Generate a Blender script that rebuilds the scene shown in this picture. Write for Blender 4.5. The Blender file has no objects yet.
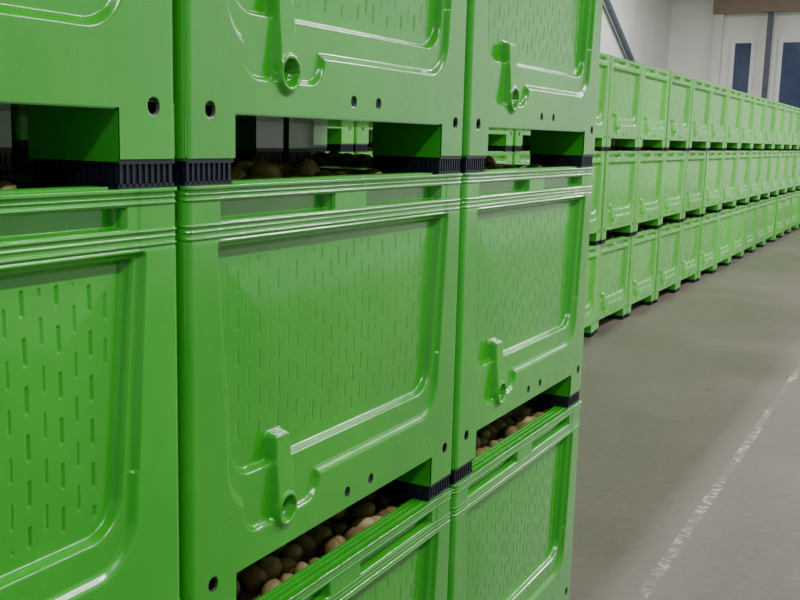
import bpy, math, random
import numpy as np
from mathutils import Vector, Matrix
random.seed(3); np.random.seed(3)
scene=bpy.context.scene
W=0.985; DEP=1.2; H=0.75; RC=0.016; SZ=1.033; HP=H*SZ

# ---------------------------------------------------------------- materials
def new_mat(name):
    m=bpy.data.materials.new(name); m.use_nodes=True
    nt=m.node_tree; b=nt.nodes['Principled BSDF']; return m,nt,b
def noise(nt,scale,detail=4,rough=.6,coord='Object',vscale=None):
    tc=nt.nodes.new('ShaderNodeTexCoord'); n=nt.nodes.new('ShaderNodeTexNoise')
    n.inputs['Scale'].default_value=scale; n.inputs['Detail'].default_value=detail; n.inputs['Roughness'].default_value=rough
    if vscale:
        mp=nt.nodes.new('ShaderNodeMapping'); mp.inputs['Scale'].default_value=vscale
        nt.links.new(tc.outputs[coord],mp.inputs[0]); nt.links.new(mp.outputs[0],n.inputs[0])
    else: nt.links.new(tc.outputs[coord],n.inputs[0])
    return n
def ramp(nt,src,stops):
    r=nt.nodes.new('ShaderNodeValToRGB'); e=r.color_ramp.elements
    while len(e)<len(stops): e.new(.5)
    for i,(p,c) in enumerate(stops):
        e[i].position=p; e[i].color=(*c,1) if len(c)==3 else c
    nt.links.new(src,r.inputs[0]); return r
def simple(name,c1,c2,scale=5,rough=.6,vs=None,bump=0):
    m,nt,b=new_mat(name); n=noise(nt,scale,vscale=vs)
    r=ramp(nt,n.outputs['Fac'],[(.3,c1),(.7,c2)])
    nt.links.new(r.outputs[0],b.inputs['Base Color']); b.inputs['Roughness'].default_value=rough
    return m
def green(name,c1,c2,r1,r2_,coat):
    m,nt,b=new_mat(name)
    n=noise(nt,3.0,5,.65)
    r=ramp(nt,n.outputs['Fac'],[(.25,c1),(.75,c2)])
    oi=nt.nodes.new('ShaderNodeObjectInfo'); hsv=nt.nodes.new('ShaderNodeHueSaturation')
    mr=nt.nodes.new('ShaderNodeMapRange'); mr.inputs[3].default_value=.86; mr.inputs[4].default_value=1.08
    nt.links.new(oi.outputs['Random'],mr.inputs[0]); nt.links.new(mr.outputs[0],hsv.inputs['Value'])
    nt.links.new(r.outputs[0],hsv.inputs['Color']); nt.links.new(hsv.outputs[0],b.inputs['Base Color'])
    n2=noise(nt,14,4,.7,vscale=(1,1,.25)); rr=ramp(nt,n2.outputs['Fac'],[(.3,(r1,)*3),(.75,(r2_,)*3)])
    nt.links.new(rr.outputs[0],b.inputs['Roughness'])
    b.inputs['Coat Weight'].default_value=coat; b.inputs['Coat Roughness'].default_value=.10
    n3=noise(nt,200,2,.5); bp=nt.nodes.new('ShaderNodeBump'); bp.inputs['Strength'].default_value=.06; bp.inputs['Distance'].default_value=.002
    nt.links.new(n3.outputs['Fac'],bp.inputs['Height']); nt.links.new(bp.outputs[0],b.inputs['Normal'])
    return m
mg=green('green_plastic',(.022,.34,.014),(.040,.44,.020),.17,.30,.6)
mg_far=green('green_plastic_haze',(.060,.46,.030),(.095,.56,.045),.22,.38,.4)  # far-row green lightened: haze put into the colour instead of fog
mvoid=simple('hole_shade',(.004,.012,.006),(.008,.02,.01))  # near-black colour puts the shade of a deep hole into shallow pits
mslot=simple('slot_shade',(.012,.16,.008),(.016,.20,.012))  # box green darkened: slot shade put into the colour
mslot2=simple('slot_shade_faint',(.017,.27,.010),(.026,.32,.014))  # weaker painted shade for the shallow slots
mpad=simple('navy_foot_rubber',(.005,.007,.02),(.010,.013,.034),20,.4)
mp_,nt,b=new_mat('potato_skin')
g=nt.nodes.new('ShaderNodeNewGeometry'); r=ramp(nt,g.outputs['Random Per Island'],[(0,(.20,.135,.055)),(.5,(.36,.26,.11)),(1,(.56,.44,.22))])
n=noise(nt,60,4); r3=ramp(nt,n.outputs['Fac'],[(.3,(.6,.56,.46)),(.7,(1,1,1))])
mx=nt.nodes.new('ShaderNodeMixRGB'); mx.blend_type='MULTIPLY'; mx.inputs[0].default_value=1
nt.links.new(r.outputs[0],mx.inputs[1]); nt.links.new(r3.outputs[0],mx.inputs[2]); nt.links.new(mx.outputs[0],b.inputs['Base Color'])
b.inputs['Roughness'].default_value=.5
# concrete
mfl,nt,b=new_mat('concrete_floor')
n=noise(nt,.55,8,.62); r=ramp(nt,n.outputs['Fac'],[(.3,(.125,.100,.086)),(.5,(.160,.130,.114)),(.72,(.195,.163,.146))])
n2=noise(nt,18,6,.75); r2=ramp(nt,n2.outputs['Fac'],[(.3,(.78,.78,.78)),(.7,(1.08,1.08,1.08))])
n4=noise(nt,2.6,6,.7); r4=ramp(nt,n4.outputs['Fac'],[(.29,(.62,.59,.56)),(.37,(1,1,1))])
mx=nt.nodes.new('ShaderNodeMixRGB'); mx.blend_type='MULTIPLY'; mx.inputs[0].default_value=1
mx2=nt.nodes.new('ShaderNodeMixRGB'); mx2.blend_type='MULTIPLY'; mx2.inputs[0].default_value=1
nt.links.new(r.outputs[0],mx.inputs[1]); nt.links.new(r2.outputs[0],mx.inputs[2])
nt.links.new(mx.outputs[0],mx2.inputs[1]); nt.links.new(r4.outputs[0],mx2.inputs[2]); nt.links.new(mx2.outputs[0],b.inputs['Base Color'])
r5=ramp(nt,n.outputs['Fac'],[(.3,(.36,.36,.36)),(.7,(.55,.55,.55))]); nt.links.new(r5.outputs[0],b.inputs['Roughness'])
bp=nt.nodes.new('ShaderNodeBump'); bp.inputs['Strength'].default_value=.15; bp.inputs['Distance'].default_value=.005
nt.links.new(n2.outputs['Fac'],bp.inputs['Height']); nt.links.new(bp.outputs[0],b.inputs['Normal'])
# worn paint
mln,nt,b=new_mat('worn_floor_paint')
n=noise(nt,22,6,.75); r=ramp(nt,n.outputs['Fac'],[(.40,(0,0,0)),(.6,(1,1,1))])
nb=noise(nt,1.7,3,.6); rb=ramp(nt,nb.outputs['Fac'],[(.42,(.10,.10,.10)),(.60,(.9,.9,.9))])
mm=nt.nodes.new('ShaderNodeMath'); mm.operation='MULTIPLY'
nt.links.new(r.outputs[0],mm.inputs[0]); nt.links.new(rb.outputs[0],mm.inputs[1])
nt.links.new(mm.outputs[0],b.inputs['Alpha'])
b.inputs['Base Color'].default_value=(.6,.56,.5,1); b.inputs['Roughness'].default_value=.6
mwall=simple('painted_wall_panel',(.70,.70,.70),(.78,.78,.78),1.2,.7)
mwall2=simple('cream_wall',(.84,.83,.81),(.89,.88,.86),1.2,.7)
mceil=simple('ceiling_sheet',(.5,.49,.46),(.58,.56,.53),1.0,.8)
mbeam=simple('brown_beam_paint',(.24,.18,.14),(.30,.23,.18),3,.6)
msteel=simple('dark_steel',(.05,.06,.09),(.08,.10,.14),6,.45)
mframe=simple('window_frame_white',(.78,.79,.82),(.84,.85,.87),4,.5)
mglass=simple('dusk_glass',(.03,.05,.12),(.055,.08,.18),1,.12)

# ---------------------------------------------------------------- mesh builder
class MB:
    def __init__(s): s.v=[];s.f=[];s.m=[];s.n=0;s.sm=[]
    def add(s,v,f,mat,smooth=False):
        v=np.asarray(v,float).reshape(-1,3); f=np.asarray(f,int)
        s.v.append(v); s.f.append(f+s.n); s.n+=len(v)
        mat=np.full(len(f),mat) if np.isscalar(mat) else mat
        s.m.append(mat); s.sm.append(np.full(len(f),smooth))
    def box(s,a,b,mat=0):
        x0,y0,z0=a;x1,y1,z1=b
        v=[(x0,y0,z0),(x1,y0,z0),(x1,y1,z0),(x0,y1,z0),(x0,y0,z1),(x1,y0,z1),(x1,y1,z1),(x0,y1,z1)]
        s.add(v,[(0,3,2,1),(4,5,6,7),(0,1,5,4),(1,2,6,5),(2,3,7,6),(3,0,4,7)],mat)
    def mesh(s,name,mats):
        V=np.concatenate(s.v);F=np.concatenate(s.f);M=np.concatenate(s.m);S=np.concatenate(s.sm)
        me=bpy.data.meshes.new(name)
        me.vertices.add(len(V)); me.vertices.foreach_set('co',V.ravel())
        me.loops.add(F.size); me.loops.foreach_set('vertex_index',F.ravel().astype(np.int32))
        me.polygons.add(len(F)); me.polygons.foreach_set('loop_start',np.arange(0,F.size,F.shape[1],dtype=np.int32))
        for m in mats: me.materials.append(m)
        me.polygons.foreach_set('material_index',M.astype(np.int32))
        me.polygons.foreach_set('use_smooth',S)
        me.update(calc_edges=True); me.validate(); return me

def sstep(a,b,x):
    t=np.clip((x-a)/(b-a),0,1); return t*t*(3-2*t)
def rsd(u,z,uc,hw,z0,z1,rt,rb):
    zc=(z0+z1)/2; hh=(z1-z0)/2
    r=np.where(z>zc,rt,rb)
    qx=np.abs(u-uc)-hw+r; qz=np.abs(z-zc)-hh+r
    return np.hypot(np.maximum(qx,0),np.maximum(qz,0))+np.minimum(np.maximum(qx,qz),0)-r

FOOT=.12; SK=.108
def face(w,res,slots,rounded):
    lo,hi=(0,w) if rounded else (RC,w-RC)
    us=np.linspace(lo,hi,int((hi-lo)/res)+1)
    if rounded: us=np.unique(np.concatenate([us,RC*(1-np.cos(np.linspace(0,math.pi/2,7))),w-RC*(1-np.cos(np.linspace(0,math.pi/2,7)))]))
    zs=np.concatenate([np.linspace(.04,H,int((H-.04)/res)+1),[SK]])
    if res<.004: zs=np.concatenate([zs,np.linspace(H-.085,H,86)])
    zs=np.unique(np.round(zs,5))
    U,Z=np.meshgrid(us,zs)
    k=w/0.985; s=H-Z; uc=w/2
    t=np.clip((Z-.2)/.46,0,1)
    hwo=k*(.388+.032*t); sd=rsd(U,Z,uc,hwo,.205,.664,.010,.075)
    bev=np.where(Z<.35,.016,.008)
    d=-.011*sstep(0,1,-sd/bev)
    hwi=k*(.362+.044*t); sd2=rsd(U,Z,uc,hwi,.262,.655,.008,.055)
    d-=.017*sstep(0,1,-sd2/.009)
    d+=.004*sstep(0,.15,-sd2)
    mat=np.zeros(U.shape)
    if slots:
        pu=.0290; col=np.floor((U-uc)/pu); fu=(U-uc)/pu-col-.5
        ph=np.mod(col*0.5,1.0)+.13*np.mod(col,3)
        pz=.062; fz=np.mod(Z/pz+ph,1.0)-.5
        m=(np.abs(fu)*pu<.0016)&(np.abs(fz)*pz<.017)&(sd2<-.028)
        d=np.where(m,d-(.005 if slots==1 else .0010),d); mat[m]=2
    for c,hwid,pr in ((.003,.003,.005),(.0125,.0014,.0025),(.021,.0016,.003),(.060,.0016,.003),(.069,.0014,.002),(.079,.0018,.003)):
        d+=pr*(1-sstep(.5,1.0,np.abs(s-c)/hwid/1.4))
    for e in (U,w-U): d-=.003*sstep(.082*k,.088*k,e)*(1-sstep(.082,.088,s))*.5
    for a,bb in ((.085*w,.43*w),(.55*w,.89*w)):
        m=rsd(U,Z,(a+bb)/2,(bb-a)/2,H-.056,H-.025,.003,.003)
        d-=.024*sstep(0,1,-m/.003)
    ub=.265*w
    wing=rsd(U,Z,ub,.120,.160,.30,.02,.045)
    d=np.where(wing<0,np.minimum(d,-.011*sstep(0,1,-wing/.010)),d)
    tt=np.clip((Z-.18)/.12,0,1); hwb=.034-.006*tt
    sb=rsd(U,Z,ub,hwb,.140,.318,.012,.033)
    raise_=sstep(0,1,-sb/.008)
    d=d*(1-raise_)+raise_*(.007-.010*sstep(.19,.318,Z))
    rr=np.hypot(U-ub,Z-.178)
    d+=.004*(1-sstep(.002,.005,np.abs(rr-.0265)))
    hole=rr<.0215; d=np.where(hole,d-.018,d)
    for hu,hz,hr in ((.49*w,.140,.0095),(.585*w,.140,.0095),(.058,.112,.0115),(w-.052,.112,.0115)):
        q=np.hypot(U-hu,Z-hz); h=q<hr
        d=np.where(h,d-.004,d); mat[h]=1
    if rounded:
        for e in (U,w-U):
            q=np.clip(RC-e,0,RC); d-=RC-np.sqrt(np.maximum(RC*RC-q*q,0))
    nz,nu=U.shape
    idx=np.arange(nz*nu).reshape(nz,nu)
    F=np.stack([idx[:-1,:-1],idx[:-1,1:],idx[1:,1:],idx[1:,:-1]],-1)
    um=(U[:-1,:-1]+U[:-1,1:])/2; zm=(Z[:-1,:-1]+Z[1:,:-1])/2
    q4=[mat[:-1,:-1],mat[:-1,1:],mat[1:,1:],mat[1:,:-1]]
    fm=np.minimum(np.minimum(q4[0],q4[1]),np.minimum(q4[2],q4[3]))
    anyh=(q4[0]==1)|(q4[1]==1)|(q4[2]==1)|(q4[3]==1); fm=np.where(anyh,1,fm)
    keep=(zm>SK)|(um<FOOT)|(um>w-FOOT)
    return U.ravel(),d.ravel(),Z.ravel(),F[keep],fm[keep]

def build_box(name,rf,rs,slots,gm):
    mb=MB()
    u,d,z,F,m=face(W,rf,slots,True); mb.add(np.stack([d,u,z],1),F,m,True)
    u,d,z,F,m=face(W,rs,0,True); mb.add(np.stack([-DEP-d,W-u,z],1),F,m,True)
    u,d,z,F,m=face(DEP,rs,0,False)
    mb.add(np.stack([-DEP+u,-d,z],1),F,m,True); mb.add(np.stack([-u,W+d,z],1),F,m,True)
    e=.004
    mb.box((-DEP+e,e,SK-.002),(-e,W-e,SK+.010)); 
    T=.05; T0=.036
    for a,b in (((-T,T0,.118),(-T0,W-T0,H-.004)),((-DEP+T0,T0,.118),(-DEP+T,W-T0,H-.004)),
                ((-DEP+T0,T0,.118),(-T0,T,H-.004)),((-DEP+T0,W-T,.118),(-T0,W-T0,H-.004))): mb.box(a,b)
    c=.008;o=.001
    out=[(-o,c),(-o,W-c),(-c,W-o),(-DEP+c,W-o),(-DEP+o,W-c),(-DEP+o,c),(-DEP+c,o),(-c,o)]
    inn=[(-T,T),(-T,W-T),(-T,W-T),(-DEP+T,W-T),(-DEP+T,W-T),(-DEP+T,T),(-DEP+T,T),(-T,T)]
    v=[];f=[]
    for i in range(8): v+= [(*out[i],H),(*inn[i],H)]
    for i in range(8):
        j=(i+1)%8; f.append((2*i,2*j,2*j+1,2*i+1))
    mb.add(v,f,0)
    # low ridges running along the flat of the rim
    for xa in (-.018,-.034,-T+.004):
        mb.box((xa-.002,FOOT+.01,H-.004),(xa+.002,W-FOOT-.01,H+.003))
        mb.box((-DEP-xa-.002,FOOT+.01,H-.004),(-DEP-xa+.002,W-FOOT-.01,H+.003))
    FD=.175
    for x1 in (-e,-(DEP-FD)/2,-DEP+e+FD):
        for y0,y1 in ((e,FOOT),(W-FOOT,W-e)):
            mb.box((x1-FD,y0,.036),(x1,y1,SK),0)
            p=.004; a=(x1-FD+p,y0+p,0); b=(x1-p,y1-p,.040)
            mb.box(a,b,3)
            mb.box((a[0]-.003,a[1]-.003,.033),(b[0]+.005,b[1]+.003,.0425),3)
            mb.box((a[0]-.003,a[1]-.003,0.0),(b[0]+.003,b[1]+.003,.006),3)
            yy=a[1]
            while yy<b[1]-.004:
                for xx in (b[0],a[0]-.003): mb.box((xx,yy,.002),(xx+.003,yy+.004,.036),3)
                yy+=.0125
            xx=a[0]
            while xx<b[0]-.004:
                for yy in (b[1],a[1]-.003): mb.box((xx,yy,.002),(xx+.004,yy+.003,.036),3)
                xx+=.0125
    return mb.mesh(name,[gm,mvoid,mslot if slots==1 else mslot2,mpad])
slot_me=build_box('pallet_box_slotted',.002,.006,1,mg)
near_me=build_box('pallet_box_near',.002,.006,2,mg)
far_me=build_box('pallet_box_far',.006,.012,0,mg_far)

# potatoes
import bmesh
bm=bmesh.new(); bmesh.ops.create_icosphere(bm,subdivisions=2,radius=1)
iv=np.array([v.co[:] for v in bm.verts]); itri=np.array([[v.index for v in f.verts] for f in bm.faces]); bm.free()
def potato_mesh(name):
    mb=MB()
    for layer,zb in ((0,.675),(1,.715)):
        for i in range(20):
            for j in range(17):
                if layer and random.random()<.25: continue
                x=-.085-i*(DEP-.17)/19+random.uniform(-.012,.012); y=.085+j*(W-.17)/16+random.uniform(-.012,.012)
                r=random.uniform(.022,.030)
                s=np.array([r*random.uniform(1.05,1.4),r,r*random.uniform(.8,1)])
                R=np.array(Matrix.Rotation(random.uniform(0,6.28),3,'Z')@Matrix.Rotation(random.uniform(-.6,.6),3,'Y'))
                q=iv*(1+.07*np.sin(iv[:,[1]]*3+random.random()*6)+.05*np.cos(iv[:,[0]]*4+random.random()*6))*s
                hump=.03*min(1,min(i,19-i,j,16-j)/4)
                mb.add(q@R.T+[x,y,zb+hump+random.uniform(-.012,.012)],itri,0,True)
    a,b_,c,d_=(-DEP+.051,.051,.665),(-.051,.051,.665),(-.051,W-.051,.665),(-DEP+.051,W-.051,.665)
    mb.add([a,b_,c,d_],[(0,1,2),(0,2,3)],0)
    return mb.mesh(name,[mp_])
pot=potato_mesh('potatoes')

def link(o): scene.collection.objects.link(o); return o
def place(me,x,y,z,produce=True):
    o=link(bpy.data.objects.new('plastic_pallet_box',me)); o.location=(x,y,z); o.scale=(1,1,SZ)
    if produce:
        p=link(bpy.data.objects.new('potatoes',pot)); p.parent=o
PITCH=1.0; Y0=1.168
jit=lambda a: random.uniform(-a,a)
for k in range(-2,2):
    for l in range(3):
        place(slot_me if k<0 else near_me,jit(.002),Y0+k*PITCH+.005+jit(.001),l*HP)
XF=-1.5
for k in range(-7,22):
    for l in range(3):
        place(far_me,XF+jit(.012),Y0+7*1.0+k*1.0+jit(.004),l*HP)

# ---------------------------------------------------------------- room
def boxobj(name,a,b,mat,parent=None):
    mb=MB(); mb.box(a,b,0); o=link(bpy.data.objects.new(name,mb.mesh(name,[mat])))
    if parent: o.parent=parent
    return o
XL,XR,YB,YE,ZC=-6.6,6.5,-4.5,30.5,6.2
boxobj('floor',(XL-.2,YB-.2,-.2),(XR+.2,YE+.2,0),mfl)
boxobj('ceiling',(XL-.2,YB-.2,ZC),(XR+.2,YE+.2,ZC+.2),mceil)
boxobj('wall_left',(XL-.2,YB,0),(XL,YE,ZC),mwall)
boxobj('wall_right',(XR,YB,0),(XR+.2,YE,ZC),mwall)
boxobj('wall_end',(XL,YE,0),(XR,YE+.2,ZC),mwall2)
boxobj('wall_rear',(XL,YB-.2,0),(XR,YB,ZC),mwall)
boxobj('floor_marking_line',(.155,-4,0),(.200,28,.0015),mln)
boxobj('wall_pilaster',(-5.3,YE-.25,0),(-5.05,YE,ZC),mwall)
boxobj('roof_beam',(-5.3,YE-.5,5.30),(XR,YE-.25,ZC),mbeam)
boxobj('drain_pipe',(-3.82,YE-.4,0),(-3.68,YE-.25,5.30),msteel)
def window(name,x0,x1,z0,z1):
    e=link(bpy.data.objects.new(name,None)); y=YE
    boxobj('glass',(x0,y-.03,z0),(x1,y-.005,z1),mglass,e)
    t=.11
    for a,b in (((x0-t,y-.07,z0-t),(x0,y,z1+t)),((x1,y-.07,z0-t),(x1+t,y,z1+t)),((x0,y-.07,z0-t),(x1,y,z0)),((x0,y-.07,z1),(x1,y,z1+t))):
        boxobj('frame',a,b,mframe,e)
    if x1-x0>1: 
        boxobj('mullion',((x0+x1)/2-.03,y-.06,z0),((x0+x1)/2+.03,y-.03,z1),mframe,e)
window('window_1',-4.7,-4.25,2.9,4.5)
window('window_2',-3.4,-2.1,2.6,4.5)
mb=MB(); 
p0=Vector((XL+.12,28.2,2.75)); p1=Vector((XL+.12,21.4,6.1)); dr=(p1-p0).normalized(); up=Vector((1,0,0)); sd_=dr.cross(up)
vs=[]
for p in (p0,p1):
    for a,b in ((-1,-1),(1,-1),(1,1),(-1,1)): vs.append(tuple(p+up*.05*a+sd_*.065*b))
mb.add(vs,[(0,1,2,3),(4,7,6,5),(0,4,5,1),(1,5,6,2),(2,6,7,3),(3,7,4,0)],0)
link(bpy.data.objects.new('steel_roof_brace',mb.mesh('steel_roof_brace',[msteel])))

# ---------------------------------------------------------------- lights
def area(x,y,z,sx,sy,e,col=(.985,.985,.97),rot=(0,0,0)):
    L=bpy.data.lights.new('unseen_lamp','AREA'); L.shape='RECTANGLE'; L.size=sx; L.size_y=sy; L.energy=e; L.color=col
    o=link(bpy.data.objects.new('unseen_lamp',L)); o.location=(x,y,z); o.rotation_euler=rot
for y in (0,4): area(2.7,y,4.6,.12,2.6,135,rot=(0,math.radians(12),0))  # unseen pair added below the ceiling, narrowed for gap light and plastic highlights
for y in (9,14,19,25): area(2.6,y,6.0,.3,2.4,370)
for y in (9,16,24): area(-4,y,6.0,.3,2.4,240)
w=bpy.data.worlds.new('World'); scene.world=w; w.use_nodes=True
w.node_tree.nodes['Background'].inputs[0].default_value=(.5,.55,.6,1); w.node_tree.nodes['Background'].inputs[1].default_value=.3

# ---------------------------------------------------------------- camera
th=math.radians(28.3); pt=math.atan(.164); rl=math.radians(1.5)
fwd=Vector((-math.sin(th)*math.cos(pt),math.cos(th)*math.cos(pt),-math.sin(pt)))
r0=fwd.cross(Vector((0,0,1))).normalized(); u0=r0.cross(fwd)
up=u0*math.cos(rl)-r0*math.sin(rl); rt=r0*math.cos(rl)+u0*math.sin(rl)
cam=bpy.data.cameras.new('camera'); cam.lens=45; cam.sensor_width=36; cam.clip_end=200
co=link(bpy.data.objects.new('camera',cam))
M=Matrix((rt,up,-fwd)).transposed().to_4x4(); M.translation=Vector((1.0,0,2*HP+.083)); co.matrix_world=M
scene.camera=co
